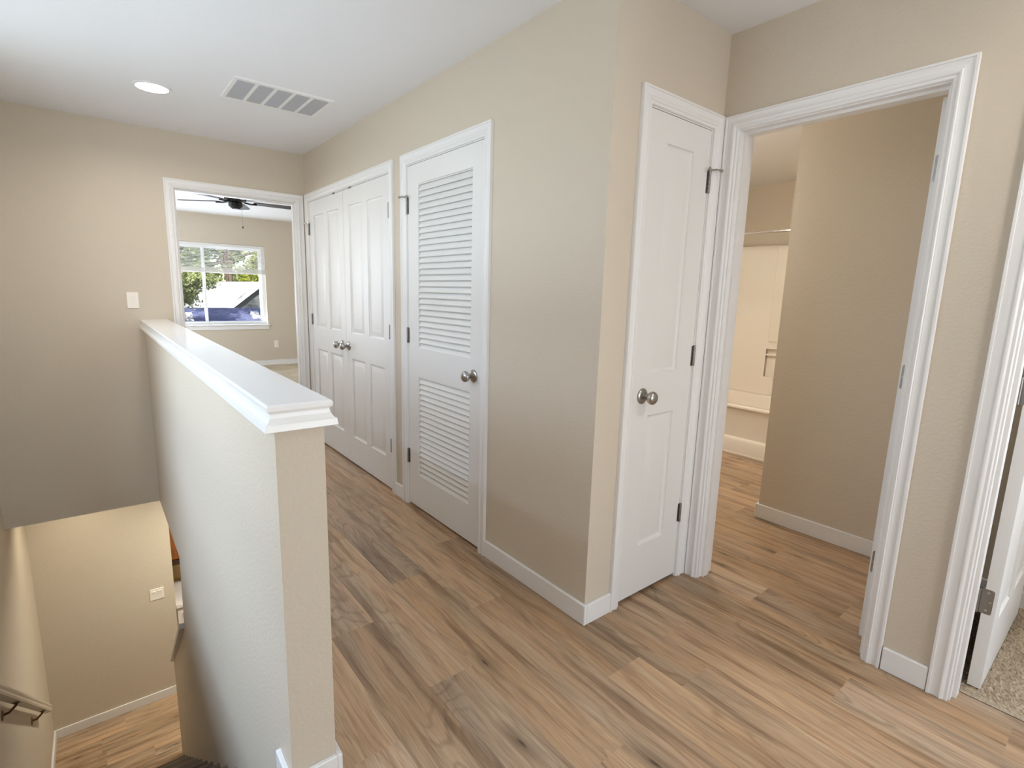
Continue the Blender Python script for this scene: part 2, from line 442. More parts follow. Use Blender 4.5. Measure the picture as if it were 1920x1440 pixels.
# bathroom shell
wall('wall_partition', lambda u, z, d: (1.68 + d, u, z), -4.0, 0.10, 0, H, 0.12, [(-3.0, -1.85, 0.85, 2.15)], label='shaded beige partition wall seen through the bathroom doorway')  # opening added to let the carpeted room fill in
wall('wall_bath_far', lambda u, z, d: (3.655 + d, u, z), -1.0, 1.85, 0, H, T, label='beige bathroom wall above the white tub surround')
wall('wall_bath_left', lambda u, z, d: (u, 1.72 + d, z), WX + T, 3.655, 0, H, T, label='beige bathroom wall at the left end of the tub')
wall('wall_bath_right', lambda u, z, d: (u, -0.86 - d, z), WX + T, 1.68, 0, H, 0.10, label='beige dividing wall between the bathroom and the carpeted room')
wall('wall_tub_end', lambda u, z, d: (u, -0.02 - d, z), 1.80, 3.655, 0, H, 0.10, label='beige bathroom wall at the right end of the tub')
# downstairs shell
wall('wall_downstairs', lambda u, z, d: (u, YLF + d, z), XL, -1.098, ZL, -0.34, T, label='warm lit beige wall at the foot of the stairs')
wall('wall_kitchen', lambda u, z, d: (u, 4.93 + d, z), XL, 2.2, ZL, -0.34, T, mats=M_splash, label='tan kitchen wall glimpsed past the stair wall')
wall('wall_downstairs_right', lambda u, z, d: (2.1 + d, u, z), -4.0, 5.0, ZL, -0.34, T, label='beige wall of the room downstairs')

mb = MB(); mb.box(-2.5, 3.9, -4.3, 8.5, H, H + 0.1)
struct(mb.build('ceiling', M_ceil), 'white textured ceiling over hall and rooms', 'ceiling')
mb = MB(); mb.box(XL, 2.2, YF + T, BY + 0.2, -0.34, -0.02); mb.box(-2.3, XL - T, YF + T, BY + 0.2, -0.34, -0.02); mb.box(-1.07, 2.2, -4.0, YF + T, -0.34, -0.022); mb.box(XL, -1.07, -4.0, -0.09, -0.34, -0.022)
struct(mb.build('ceiling_downstairs', M_ceil, weld=False), 'ceiling of the lower storey carrying the upper floor', 'ceiling')
# unseen roof over the house, added and run long rearward to block sun
mb = MB(); mb.prism([(-9.5, 2.60), (9.2, 2.60), (9.2, 2.75), (1.5, 5.0), (-9.5, 2.75)], lambda p, q, e: (e, p, q), -3.2, 4.6)
struct(mb.build('roof', M_shingle), 'roof of the house over the ceiling, added to block the sun', 'roof')

# stair wall: half wall above the floor, stair side below, knee wall at the foot
SX = lambda y: -1.1795 - 0.00693 * (y + 0.077)
HW0, HW1 = -0.077, YF
HWR = -1.066
poly = [(HW0, 1.02), (YF, 1.02), (YF, -0.34), (2.31, -0.34), (2.375, -0.87), (3.53, -1.83), (3.53, ZL), (HW0, ZL)]
mb = MB()
n_ = len(poly)
A_ = [(SX(p[0]), p[0], p[1]) for p in poly]; B_ = [(HWR, p[0], p[1]) for p in poly]
tri = [(0,1,2),(0,2,3),(0,3,7),(3,4,7),(4,5,6),(4,6,7)]
mb.add(A_ + B_, tri + [tuple(n_+i for i in reversed(t)) for t in tri] + [(i, n_+i, n_+(i+1) % n_, (i+1) % n_) for i in range(n_)])
struct(mb.build('wall_stair', M_beige), 'half wall along the stairs under a white wooden cap', 'half wall')

# ------------------------------------------------------------------ floors
PW, PL = 0.178, 1.22
BUTT = {-5: 0.52, -4: 0.07, -3: 0.735, -2: 0.36, 0: -0.455, 2: -0.80, 3: -1.21, 4: -0.336, 7: -0.195}
def plank_floor(mb, rects, z, seed, pw=PW, pl=PL, x_off=0.023, butt=BUTT, tones=None):
    for (x0, x1, y0, y1) in rects:
        for k in range(math.floor((x0-x_off)/pw), math.ceil((x1-x_off)/pw)):
            xa, xb = x_off + k*pw, x_off + (k+1)*pw
            a, b = max(xa, x0), min(xb, x1)
            if b - a < 1e-4: continue
            rr = random.Random(seed*1000 + k)
            y_b = butt.get(k, rr.uniform(0, pl))
            for j in range(math.floor((y0-y_b)/pl), math.ceil((y1-y_b)/pl)):
                ya, yb = y_b + j*pl, y_b + (j+1)*pl
                c, d = max(ya, y0), min(yb, y1)
                if d - c < 1e-4: continue
                r2 = random.Random(seed*77777 + k*131 + j*17)
                col = [r2.random(), r2.random(), r2.random(), 1]
                if tones and (k, j) in tones: col[0] = tones[(k, j)]
                fi = len(mb.f)
                mb.add([(a,c,z), (b,c,z), (b,d,z), (a,d,z)], [(0,1,2,3)])
                mb.uv[fi] = [(c-ya, a-xa), (c-ya, b-xa), (d-ya, b-xa), (d-ya, a-xa)]
                mb.col[fi] = tuple(col)
TONES = {(-5, 0): 0.75, (-5, -1): 0.25, (-4, 0): 0.85, (-4, -1): 0.3, (-3, 0): 0.35, (-3, -1): 0.55, (-2, 0): 0.8, (-2, -1): 0.3, (-2, 1): 0.2, (-1, 0): 0.5,
         (0, 0): 0.25, (0, -1): 0.6, (2, -1): 0.7, (2, 0): 0.5, (4, 0): 0.95, (4, -1): 0.15, (7, 0): 0.3, (7, -1): 0.6}
NOSE = 0.02
mb = MB()
plank_floor(mb, [(XL, WX, -4.0, NOSE - 0.02), (HWR, WX + 0.02, NOSE - 0.02, 0.0)], 0, 1, tones=TONES)
plank_floor(mb, [(HWR, 0.0, 0.0, YF)], 0, 1, tones=TONES)
plank_floor(mb, [(0.0, 0.12, LV0 - .02, LV1 + .02), (0.0, 0.12, CL0 - .02, CL1 + .02)], 0, 1, tones=TONES)
plank_floor(mb, [(LN0 - .02, LN1 + .02, 0.0, 0.12), (WX, WX + T, BT0 - 0.02, BT1 + 0.02), (WX, WX + 0.085, R30 - .02, R31 + .02)], 0, 1, tones=TONES)
o = mb.build('floor', M_plank, recalc=False, weld=False); struct(o, 'brown oak look vinyl plank floor of the hallway', 'floor')
mb = MB(); plank_floor(mb, [(WX + T, 3.655, -0.86, 1.72)], 0, 1, tones=TONES)
o = mb.build('floor_bath', M_plank, recalc=False, weld=False); struct(o, 'vinyl plank floor inside the bathroom', 'floor')
mb = MB(); plank_floor(mb, [(-0.2, 4.93, XL, 2.1)], ZL, 5, butt={})
mb.v = [(q, p, z) for p, q, z in mb.v]; mb.f = [tuple(reversed(f)) for f in mb.f]; mb.uv = {k: list(reversed(v_)) for k, v_ in mb.uv.items()}
o = mb.build('floor_downstairs', M_plank, recalc=False, weld=False); struct(o, 'warm lit vinyl plank floor at the foot of the stairs', 'floor')
mb = MB(); mb.box(-2.3, 2.1, YF + 0.06, BY, -0.02, 0.006)
struct(mb.build('floor_bedroom', M_carpet), 'pale beige carpet of the bedroom beyond the far doorway', 'carpet')

# shag carpet in the right room: displaced grid
mb = MB()
rng = random.Random(4)
cx0, cx1, cy0, cy1, st = WX + 0.085, 1.68, -1.95, -0.96, 0.006
nx, ny = int((cx1-cx0)/st), int((cy1-cy0)/st)
vv = []
for j in range(ny+1):
    for i in range(nx+1):
        edge = min(i, 6)/6
        vv.append((cx0 + i*st + rng.uniform(-.002, .002)*(i > 0), cy0 + j*st + rng.uniform(-.002, .002), 0.002 + edge*(0.008 + rng.random()**1.5*0.010)))
mb.add(vv, [(j*(nx+1)+i, j*(nx+1)+i+1, (j+1)*(nx+1)+i+1, (j+1)*(nx+1)+i) for j in range(ny) for i in range(nx)])
struct(mb.build('floor_carpet', M_shag, weld=False), 'taupe shag carpet of the room on the right', 'carpet')
mb = MB(); mb.box(WX + 0.085, 1.68, -4.0, -1.95, -0.02, 0.008)
struct(mb.build('floor_carpet_rear', M_shag), 'rest of the taupe carpet in the room on the right', 'carpet')

# ------------------------------------------------------------------ baseboards
BH, BT_ = 0.089, 0.0145
def bb(name, segs, label, z=0.0, material=None):
    mb = MB()
    for (x0, x1, y0, y1) in segs: mb.box(x0, x1, y0, y1, z, z + BH)
    o = mb.build(name, material or M_white, bevel=0.0025, bseg=1, weld=False); return struct(o, label, 'baseboard')
bb('baseboard_closets', [(-BT_, 0, -BT_, 0.702), (-BT_, 0, 1.600, 1.709)], 'white baseboard along the closet wall')
bb('baseboard_linen', [(0, 0.148, -BT_, 0)], 'short white baseboard left of the slim linen door')
bb('baseboard_right', [(WX - BT_, WX, -0.985, -0.849), (WX - BT_, WX, -4.0, -1.90)], 'white baseboard between the bathroom door and the right door')
bb('baseboard_stair', [(HWR, HWR + BT_, HW0 - BT_, YF), (-1.1795 - BT_, HWR, HW0 - BT_, HW0), (-1.1795 - BT_, -1.1795, HW0, 0.03)], 'white baseboard wrapping the end of the half wall')
bb('baseboard_bedroom', [(-2.3, 2.1, BY - BT_, BY)], 'white baseboard under the bedroom window')
bb('baseboard_partition', [(1.68 - BT_, 1.68, -0.86, 0.10), (1.68 - BT_, 1.80, 0.10, 0.10 + BT_)], 'white baseboard of the shaded partition inside the bathroom')
bb('baseboard_side_room', [(1.68 - BT_, 1.68, -4.0, -0.96)], 'white baseboard behind the open door of the carpeted room')
bb('baseboard_downstairs', [(XL, -1.098, YLF - BT_, YLF), (XL, XL + BT_, 3.5, YLF - BT_)], 'white baseboard at the foot of the stairs', ZL)

# ------------------------------------------------------------------ casings and jambs
PROF = [(0.0, 0.0), (0.0, 0.007), (0.003, 0.010), (0.011, 0.010), (0.013, 0.0125), (0.018, 0.0165), (0.022, 0.0170), (0.025, 0.0140), (0.027, 0.0145), (0.030, 0.0125),
        (0.038, 0.0110), (0.045, 0.0115), (0.0505, 0.0135), (0.052, 0.0165), (0.059, 0.0165), (0.060, 0.0150), (0.060, 0.0)]
def casing(name, mp, a, b, top, label, jamb_depth=T, stop=None, closed=True, sides=(True, True)):
    """a, b: jamb inner faces; casing set back 5 mm"""
    u0, u1, zt = a - 0.005, b + 0.005, top + 0.005
    mb = MB()
    rings = []
    path = [lambda t, h: (u0 - t, 0.0, -h), lambda t, h: (u0 - t, zt + t, -h), lambda t, h: (u1 + t, zt + t, -h), lambda t, h: (u1 + t, 0.0, -h)]
    for p in path: rings.append([mp(*p(t, h)) for t, h in PROF])
    mb.loft(rings, closed=True, caps=True)
    o = struct(mb.build(name, M_white, smooth=35), label, 'door trim')
    jb = MB()
    jb.mbox(mp, (a - J, 0.0, 0.0), (a, top, jamb_depth)); jb.mbox(mp, (b, 0.0, 0.0), (b + J, top, jamb_depth)); jb.mbox(mp, (a - J, top, 0.0), (b + J, top + J, jamb_depth))
    if stop is not None:
        s0, s1 = stop
        jb.mbox(mp, (a, 0.0, s0), (a + 0.011, top - 0.011, s1)); jb.mbox(mp, (b - 0.011, 0.0, s0), (b, top - 0.011, s1)); jb.mbox(mp, (a, top - 0.011, s0), (b, top, s1))
    jb.build('jamb', M_white, o, weld=False)
    return o
casing('trim_1', FA, CL0 - .003, CL1 + .003, DT + .003, 'white casing around the double closet doors', stop=(0.038, 0.05))
casing('trim_2', FA, LV0 - .003, LV1 + .003, DT + .003, 'white casing around the louvered door', stop=(0.038, 0.05))
casing('trim_3', FB, LN0 - .003, LN1 + .003, DT + .003, 'white casing around the slim linen closet door', stop=(0.038, 0.05))
casing('trim_4', FC, BT0, BT1, DT, 'white casing around the open bathroom doorway', stop=(0.03, 0.075))
casing('trim_5', FC, R30, R31, DT, 'white casing of the doorway cut by the right edge', stop=(0.03, 0.075))
casing('trim_6', FF, BD0, BD1, DT, 'white casing around the bedroom doorway in the far wall', stop=(0.03, 0.075))

# half wall cap
mb = MB()
prof = [(0.014, 1.017), (0.027, 1.019), (0.0245, 1.0355), (0.0195, 1.0375), (0.0165, 1.042), (0.0130, 1.049), (0.0115, 1.057), (0.0115, 1.0605), (0.0155, 1.0625), (0.0180, 1.067), (0.0180, 1.0745), (0.0145, 1.080)]
rings = []
for off, z in prof:
    rings.append([(SX(HW0) - off, HW0 - off, z), (HWR + off, HW0 - off, z), (HWR + off, YF, z), (SX(YF) - off, YF, z)])
mb.loft(rings, closed=True, caps=True)
struct(mb.build('trim_7', M_cap, bevel=0.0012, bseg=1), 'glossy white moulded cap on top of the half wall', 'wall cap')
# sloped cap of the knee wall at the foot of the stairs
mb = MB()
def kfn(p, q, e): return (e, p, q)
mb.prism([(2.375, -0.87), (3.56, -1.855), (3.56, -1.815), (2.375, -0.83)], kfn, -1.228, -1.03)
struct(mb.build('trim_8', M_white, bevel=0.003, bseg=1), 'sloping white cap on the low wall at the stair foot', 'wall cap')

# ------------------------------------------------------------------ doors
def ring_panel(mb, mp, u0, u1, z0, z1):
    steps = [(0.0, 0.0), (0.003, 0.006), (0.010, 0.0105), (0.016, 0.0110), (0.020, 0.0100), (0.046, 0.0030), (0.049, 0.0027)]
    rings = [[mp(u0+i, z0+i, d), mp(u1-i, z0+i, d), mp(u1-i, z1-i, d), mp(u0+i, z1-i, d)] for i, d in steps]
    mb.loft(rings, closed=True, caps=False)
    r = rings[-1]; mb.add(r, [(0,1,2,3)])
def slab(mb, mp, u0, u1, z0, z1, th, panels=(), openings=(), back_panels=False):
    us = sorted({u0, u1, *[p[0] for p in panels], *[p[1] for p in panels], *[p[0] for p in openings], *[p[1] for p in openings]})
    zs = sorted({z0, z1, *[p[2] for p in panels], *[p[3] for p in panels], *[p[2] for p in openings], *[p[3] for p in openings]})
    def inside(u, z, L): return any(p[0] < u < p[1] and p[2] < z < p[3] for p in L)
    for i in range(len(us)-1):
        for j in range(len(zs)-1):
            a, b, c, d = us[i], us[i+1], zs[j], zs[j+1]; uc, zc = (a+b)/2, (c+d)/2
            if inside(uc, zc, openings): continue
            if not inside(uc, zc, panels): mb.add([mp(a,c,0), mp(b,c,0), mp(b,d,0), mp(a,d,0)], [(0,1,2,3)])
            if not (back_panels and inside(uc, zc, panels)): mb.add([mp(a,c,th), mp(b,c,th), mp(b,d,th), mp(a,d,th)], [(3,2,1,0)])
    for p in panels:
        ring_panel(mb, mp, *p)
        if back_panels: ring_panel(mb, lambda u, z, d: mp(u, z, th - d), *p)
    for (a, b, c, d) in [(u0, u1, z0, z1)] + list(openings):
        mb.add([mp(a,c,0), mp(b,c,0), mp(b,d,0), mp(a,d,0), mp(a,c,th), mp(b,c,th), mp(b,d,th), mp(a,d,th)], [(0,1,5,4),(1,2,6,5),(2,3,7,6),(3,0,4,7)])
def hinge(parent, mp, u, z0, z1, stop=0, leaf=1):
    """knuckle barrel standing proud at u; stop: direction of a hinge-pin door stop arm along u"""
    mb = MB()
    p0 = Vector(mp(u, z0, -0.006)); ax = Vector(mp(u, z1, -0.006)) - p0; L = ax.length
    prof = [(0, 0.0), (0, 0.0055)]
    for k in range(5):
        prof += [(L*(k+0.06)/5, 0.0062), (L*(k+0.94)/5, 0.0062), (L*(k+1)/5 - 0.0005, 0.0045)]
    prof += [(L, 0.0055), (L + 0.003, 0.004), (L + 0.004, 0.0)]
    mb.lathe(p0, ax, prof, 12)
    mb.mbox(mp, (u - 0.013, z0, -0.0015), (u + 0.013, z1, 0.002))
    o = mb.build('hinge', M_nickel_dark, parent, smooth=40)
    o['label'] = 'satin nickel hinge'
    if stop:
        sb = MB()
        z = z1 + 0.004
        sb.lathe(Vector(mp(u, z - 0.004, -0.006)), ax, [(0, 0.0), (0, 0.008), (0.010, 0.008), (0.010, 0.0)], 12)
        sb.tube([mp(u, z, -0.008), mp(u + stop*0.012, z + 0.001, -0.03), mp(u + stop*0.036, z + 0.001, -0.036)], 0.0035, 8)
        a = Vector(mp(u + stop*0.034, z, -0.036)); b = Vector(mp(u + stop*0.046, z, -0.034))
        sb.lathe(a, b - a, [(0, 0.0), (0, 0.007), (0.012, 0.007), (0.013, 0.0)], 12)
        a = Vector(mp(u - stop*0.004, z, -0.008)); b = Vector(mp(u - stop*0.028, z, -0.022))
        sb.tube([a, b], 0.003, 8); sb.lathe(b, a - b, [(-0.006, 0.0), (-0.006, 0.006), (0.004, 0.006), (0.004, 0.0)], 10)
        s_ = sb.build('door_stop', M_nickel, o, smooth=40)
    return o
def knob(parent, mp, u, z, latch_u=None):
    o0 = Vector(mp(u, z, 0.0)); ax = Vector(mp(u, z, -1.0)) - o0
    mb = MB()
    mb.lathe(o0, ax, [(0.008, 0.0), (0.008, 0.011), (0.030, 0.0105), (0.034, 0.014), (0.038, 0.0215), (0.044, 0.0262), (0.051, 0.0282), (0.058, 0.0272), (0.064, 0.0225), (0.0675, 0.015), (0.069, 0.006), (0.069, 0.0)], 32)
    k = mb.build('knob', M_nickel, parent, smooth=60); k['label'] = 'round satin nickel knob'
    rb = MB(); rb.lathe(o0, ax, [(0.0, 0.0), (0.0, 0.0335), (0.003, 0.0335), (0.006, 0.031), (0.010, 0.022), (0.012, 0.013), (0.012, 0.0)], 32)
    rb.build('rosette', M_nickel, k, smooth=40)
    if latch_u is not None:
        lb = MB(); lb.mbox(mp, (latch_u - 0.0022, z - 0.028, -0.0012), (latch_u + 0.0022, z + 0.028, 0.02))
        lb.build('latch', M_nickel_dark, parent)
    return k
HZ = [(0.277, 0.367), (1.033, 1.123), (1.783, 1.873)]
TH = 0.035
def closet_leaf(u0, u1, knob_u, hinge_u, top_stop, label, name):
    t = thing(name, label, 'closet door', mp_base(FA, (u0+u1)/2), kind='structure')
    w = 0.0035
    pans = []
    for a, b in ((u0 + 0.100, u0 + 0.342), (u0 + 0.420, u0 + 0.662)):
        pans += [(a, b, 0.222, 0.832), (a, b, 1.014, 1.930)]
    mb = MB(); slab(mb, FA, u0 + (0 if hinge_u < u0 + 0.1 else 0.0015), u1 - (0.0015 if hinge_u < u0 + 0.1 else 0), 0.014, DT, TH, pans)
    mb.build('slab', M_door, t, smooth=30)
    for i, (a, b) in enumerate(HZ): hinge(t, FA, hinge_u, a, b, stop=(top_stop if i == 2 else 0))
    knob(t, FA, knob_u, 0.92)
    return t
def mp_base(mp, u): return mp(u, 0.0, 0.0)
closet_leaf(CL0, CLM, 2.492, CL0 - 0.0015, 0, 'right hand white four panel closet door leaf beside the louvered door', 'door_1')
closet_leaf(CLM, CL1, 2.622, CL1 + 0.0015, 1, 'left hand white four panel closet door leaf next to the bedroom doorway', 'door_2')
# ball catches at the head of the closet
for k, yy in enumerate((2.715, 2.400)):
    mb = MB(); mb.box(-0.004, 0.02, yy - 0.022, yy + 0.022, DT - 0.0035, DT + 0.006)
    tag(mb.build('ball_catch', M_nickel_dark), ['dark metal ball catch over the left closet door leaf', 'dark metal ball catch over the right closet door leaf'][k], 'catch', 'ball catches over the closet doors')
# louvered door
t = thing('door_3', 'tall white louvered door with two slatted panels and one knob', 'louvered door', mp_base(FA, (LV0+LV1)/2), kind='structure')
LU0, LU1 = 0.866, 1.407
ops = [(LU0, LU1, 0.222, 0.836), (LU0, LU1, 1.012, 1.936)]
mb = MB(); slab(mb, FA, LV0, LV1, 0.014, DT, TH, (), ops); mb.build('slab', M_door, t)
def louvers(a, b, c, d, pitch, name):
    mb = MB(); n = int(round((d - c) / pitch))
    p = (d - c) / n
    for i in range(n + 1):
        z = c + i*p
        sec = [(0.0025, -0.001), (0.0045, -0.0055), (0.0085, -0.0058), (0.0270, 0.0330), (0.0245, 0.0365), (0.0215, 0.0360)]
        # front edge low, back edge high
        P = [(dd, max(c, min(d, z + zz))) for dd, zz in sec]
        if max(q[1] for q in P) - min(q[1] for q in P) < 0.003: continue
        mb.prism(P, lambda p_, q_, e: FA(e, q_, p_), a, b)
    mb.mbox(FA, (a, c, 0.0335), (b, d, 0.0345))
    return mb.build(name, M_door, t, weld=False)
louvers(LU0, LU1, 1.012, 1.936, 0.0325, 'upper_louver')
louvers(LU0, LU1, 0.222, 0.836, 0.0325, 'lower_louver')
for i, (a, b) in enumerate(HZ): hinge(t, FA, LV1 + 0.0015, a, b, stop=(1 if i == 2 else 0))
knob(t, FA, 0.832, 0.926, LV0 - 0.0015)
# slim linen door
t = thing('door_4', 'slim white two panel linen closet door left of the bathroom doorway', 'closet door', mp_base(FB, (LN0+LN1)/2), kind='structure')
mb = MB(); slab(mb, FB, LN0, LN1, 0.016, DT, TH, [(0.330, 0.512, 0.250, 0.847), (0.330, 0.512, 1.030, 1.940)]); mb.build('slab', M_door, t, smooth=30)
for i, (a, b) in enumerate(HZ): hinge(t, FB, LN1 + 0.0015, a + 0.01, b + 0.01, stop=(1 if i == 2 else 0))
knob(t, FB, LN0 + 0.066, 0.936, LN0 - 0.0015)

# open doors: slab standing at right angles inside the room
def leaf_plate(parent, x, yc, z0, z1, w):
    mb = MB()
    r = 0.006; pts = []
    for cx_, cz_, a0 in ((w/2 - r, z1 - r, 0), (-w/2, z1, None), (-w/2, z0, None), (w/2 - r, z0 + r, -90)):
        if a0 is None: pts.append((cx_, cz_))
        else:
            for k in range(5):
                an = math.radians(a0 + (90*k/4)); pts.append((cx_ + r*math.cos(an), cz_ + r*math.sin(an)))
    return mb, pts
def edge_leaf(parent, x, ya, yb, z0, z1, screws=True):
    """hinge leaf let into the hinge edge of an open slab, facing the hall; ya = knuckle side"""
    mb = MB(); s = 1 if yb > ya else -1; r = 0.007; pts = [(ya, z0), (ya, z1)]
    for k in range(5):
        an = math.radians(90 - 90*k/4); pts.append((yb - s*r + s*r*math.cos(an), z1 - r + r*math.sin(an)))
    for k in range(5):
        an = math.radians(0 - 90*k/4); pts.append((yb - s*r + s*r*math.cos(an), z0 + r + r*math.sin(an)))
    mb.prism(pts, lambda p, q, e: (e, p, q), x - 0.0012, x + 0.001)
    mb.lathe((x - 0.004, ya - s*0.003, z0), (0, 0, 1), [(0, 0), (0, 0.006), (z1 - z0, 0.006), (z1 - z0, 0)], 12)
    o = mb.build('hinge', M_nickel_dark, parent, smooth=35); o['label'] = 'satin nickel hinge'
    if screws:
        for i, zz in enumerate((z0 + 0.013, (z0+z1)/2, z1 - 0.013)):
            sb = MB(); yy = ya + (yb - ya)*(0.55 if i != 1 else 0.78)
            sb.lathe((x - 0.0011, yy, zz), (-1, 0, 0), [(0, 0), (0, 0.0042), (0.0006, 0.0036), (0.0002, 0.0014), (0.0002, 0)], 12)
            sb.build('screw', M_nickel, o, smooth=40)
    return o
t = thing('door_5', 'white bathroom door standing open, only its hinge edge showing', 'bathroom door', (0.84, -0.752, 0), kind='structure')
FBD = lambda u, z, d: (u, -0.735 - d, z)
mb = MB(); slab(mb, FBD, 0.832, 1.535, 0.018, DT - 0.006, TH, [(0.95, 1.15, 0.25, 0.84), (1.22, 1.42, 0.25, 0.84), (0.95, 1.15, 1.03, 1.93), (1.22, 1.42, 1.03, 1.93)], back_panels=True)
mb.build('slab', M_door, t, smooth=30)
for a, b in ((0.300, 0.390), (1.036, 1.126), (1.765, 1.855)): edge_leaf(t, 0.832, -0.768, -0.740, a, b)
mb = MB(); mb.box(WX + 0.038, WX + 0.066, BT1 - 0.0006, BT1 + 0.002, 0.90, 0.957)
o = mb.build('strike_plate', M_nickel_dark); tag(o, 'small metal strike plate on the left jamb of the bathroom doorway', 'strike plate')
t = thing('door_6', 'white panelled door standing open into the carpeted room', 'bedroom door', (0.85, -1.09, 0), kind='structure')
FRD = lambda u, z, d: (u, -1.108 + d, z)
mb = MB(); slab(mb, FRD, 0.838, 1.590, 0.020, DT - 0.006, TH, [(0.945, 1.165, 0.25, 0.84), (1.255, 1.475, 0.25, 0.84), (0.945, 1.165, 1.03, 1.93), (1.255, 1.475, 1.03, 1.93)], back_panels=True)
mb.build('slab', M_door, t, smooth=30)
for a, b in ((0.298, 0.388), (1.036, 1.126), (1.765, 1.855)): edge_leaf(t, 0.838, -1.062, -1.098, a, b)

# ------------------------------------------------------------------ ceiling fittings
t = thing('recessed_light', 'round glowing recessed ceiling light beside the return vent', 'ceiling light', (-1.115, 2.468, H))
mb = MB(); mb.lathe((-1.115, 2.468, H), (0, 0, -1), [(0, 0.080), (0, 0.098), (0.003, 0.098), (0.006, 0.090), (0.004, 0.080)], 40); mb.build('trim_ring', M_white, t, smooth=50)
mb = MB(); mb.lathe((-1.115, 2.468, H), (0, 0, -1), [(0, 0.0), (0, 0.080), (0.004, 0.080), (0.006, 0.05), (0.0065, 0.0)], 40); mb.build('lens', M_lens, t, smooth=50)
t = thing('return_vent', 'white framed return air vent with five grey louver panels in the ceiling', 'air vent', (-0.525, 2.145, H))
vx0, vx1, vy0, vy1 = -0.795, -0.255, 1.948, 2.343
ix0, ix1, iy0, iy1 = -0.772, -0.280, 1.980, 2.308
mb = MB()
rings = [[(vx0, vy0, H), (vx1, vy0, H), (vx1, vy1, H), (vx0, vy1, H)], [(vx0+.004, vy0+.004, H-.007), (vx1-.004, vy0+.004, H-.007), (vx1-.004, vy1-.004, H-.007), (vx0+.004, vy1-.004, H-.007)],
         [(ix0, iy0, H-.007), (ix1, iy0, H-.007), (ix1, iy1, H-.007), (ix0, iy1, H-.007)], [(ix0, iy0, H-.0005), (ix1, iy0, H-.0005), (ix1, iy1, H-.0005), (ix0, iy1, H-.0005)]]
mb.loft(rings, closed=True, caps=False)
pwid = (ix1 - ix0) / 5
for k in range(1, 5): mb.box(ix0 + k*pwid - 0.009, ix0 + k*pwid + 0.009, iy0, iy1, H - 0.007, H - 0.0005)
mb.build('frame', M_white, t, weld=False)
for k in range(5):
    gb = MB(); a, b = ix0 + k*pwid + (0.009 if k else 0), ix0 + (k+1)*pwid - (0.009 if k < 4 else 0)
    gb.box(a, b, iy0, iy1, H - 0.0012, H - 0.0004)
    nn = 24
    for q in range(nn):
        y = iy0 + (q + 0.5)*(iy1 - iy0)/nn
        gb.add([(a, y - .006, H - .0016), (b, y - .006, H - .0016), (b, y + .006, H - .0064), (a, y + .006, H - .0064)], [(0,1,2,3)])
    gb.build('louver_panel', M_vent, t, weld=False)

# ------------------------------------------------------------------ switches and outlet
def rocker_plate(name, label, cat, mp, uc, zc, w, h, gangs, group=None):
    t = thing(name, label, cat, mp(uc, zc, 0), group)
    mb = MB(); mb.mbox(mp, (uc - w/2, zc - h/2, -0.006), (uc + w/2, zc + h/2, 0)); mb.build('plate', M_plate, t, bevel=0.003, bseg=2)
    for g in range(gangs):
        c = uc + (g - (gangs - 1)/2)*0.046
        fb = MB(); fb.mbox(mp, (c - 0.0175, zc - 0.035, -0.0068), (c + 0.0175, zc + 0.035, -0.005))
        f = fb.build('switch_frame', M_plate, t)
        rb = MB(); P = [(-0.033, -0.0065), (-0.033, -0.0072), (0.0, -0.0085), (0.033, -0.0125), (0.033, -0.0065)]
        rb.prism(P, lambda p, q, e: mp(e, zc + p, q), c - 0.0155, c + 0.0155); rb.build('rocker', M_plate, t)
        for zz in (zc + h/2 - 0.011, zc - h/2 + 0.011):
            sb = MB(); o0 = Vector(mp(c, zz, -0.006)); sb.lathe(o0, Vector(mp(c, zz, -1)) - o0, [(0, 0), (0, 0.003), (0.0008, 0.0024), (0.0008, 0)], 10)
            sb.build('screw', M_plate, t)
    return t
rocker_plate('light_switch', 'single white rocker light switch left of the bedroom doorway', 'light switch', FF, -1.2535, 1.218, 0.071, 0.117, 1)
rocker_plate('light_switch', 'double white rocker light switch on the wall downstairs', 'light switch', lambda u, z, d: (u, YLF + d, z), -1.241, -1.613, 0.113, 0.115, 2)
t = thing('wall_outlet', 'white electrical outlet low on the bedroom wall beside the window', 'outlet', (0.952, BY, 0.366))
mb = MB(); mb.mbox(FBW, (0.916, 0.308, -0.006), (0.988, 0.426, 0)); mb.build('plate', M_plate, t, bevel=0.003)
for zz in (0.346, 0.388):
    mb = MB(); mb.mbox(FBW, (0.936, zz - 0.015, -0.0085), (0.968, zz + 0.015, -0.005)); r_ = mb.build('receptacle', M_plate, t, bevel=0.004)
    mb = MB(); mb.mbox(FBW, (0.944, zz - 0.004, -0.0088), (0.946, zz + 0.006, -0.008)); mb.mbox(FBW, (0.958, zz - 0.004, -0.0088), (0.960, zz + 0.006, -0.008)); mb.build('slot', M_dark, r_, weld=False)

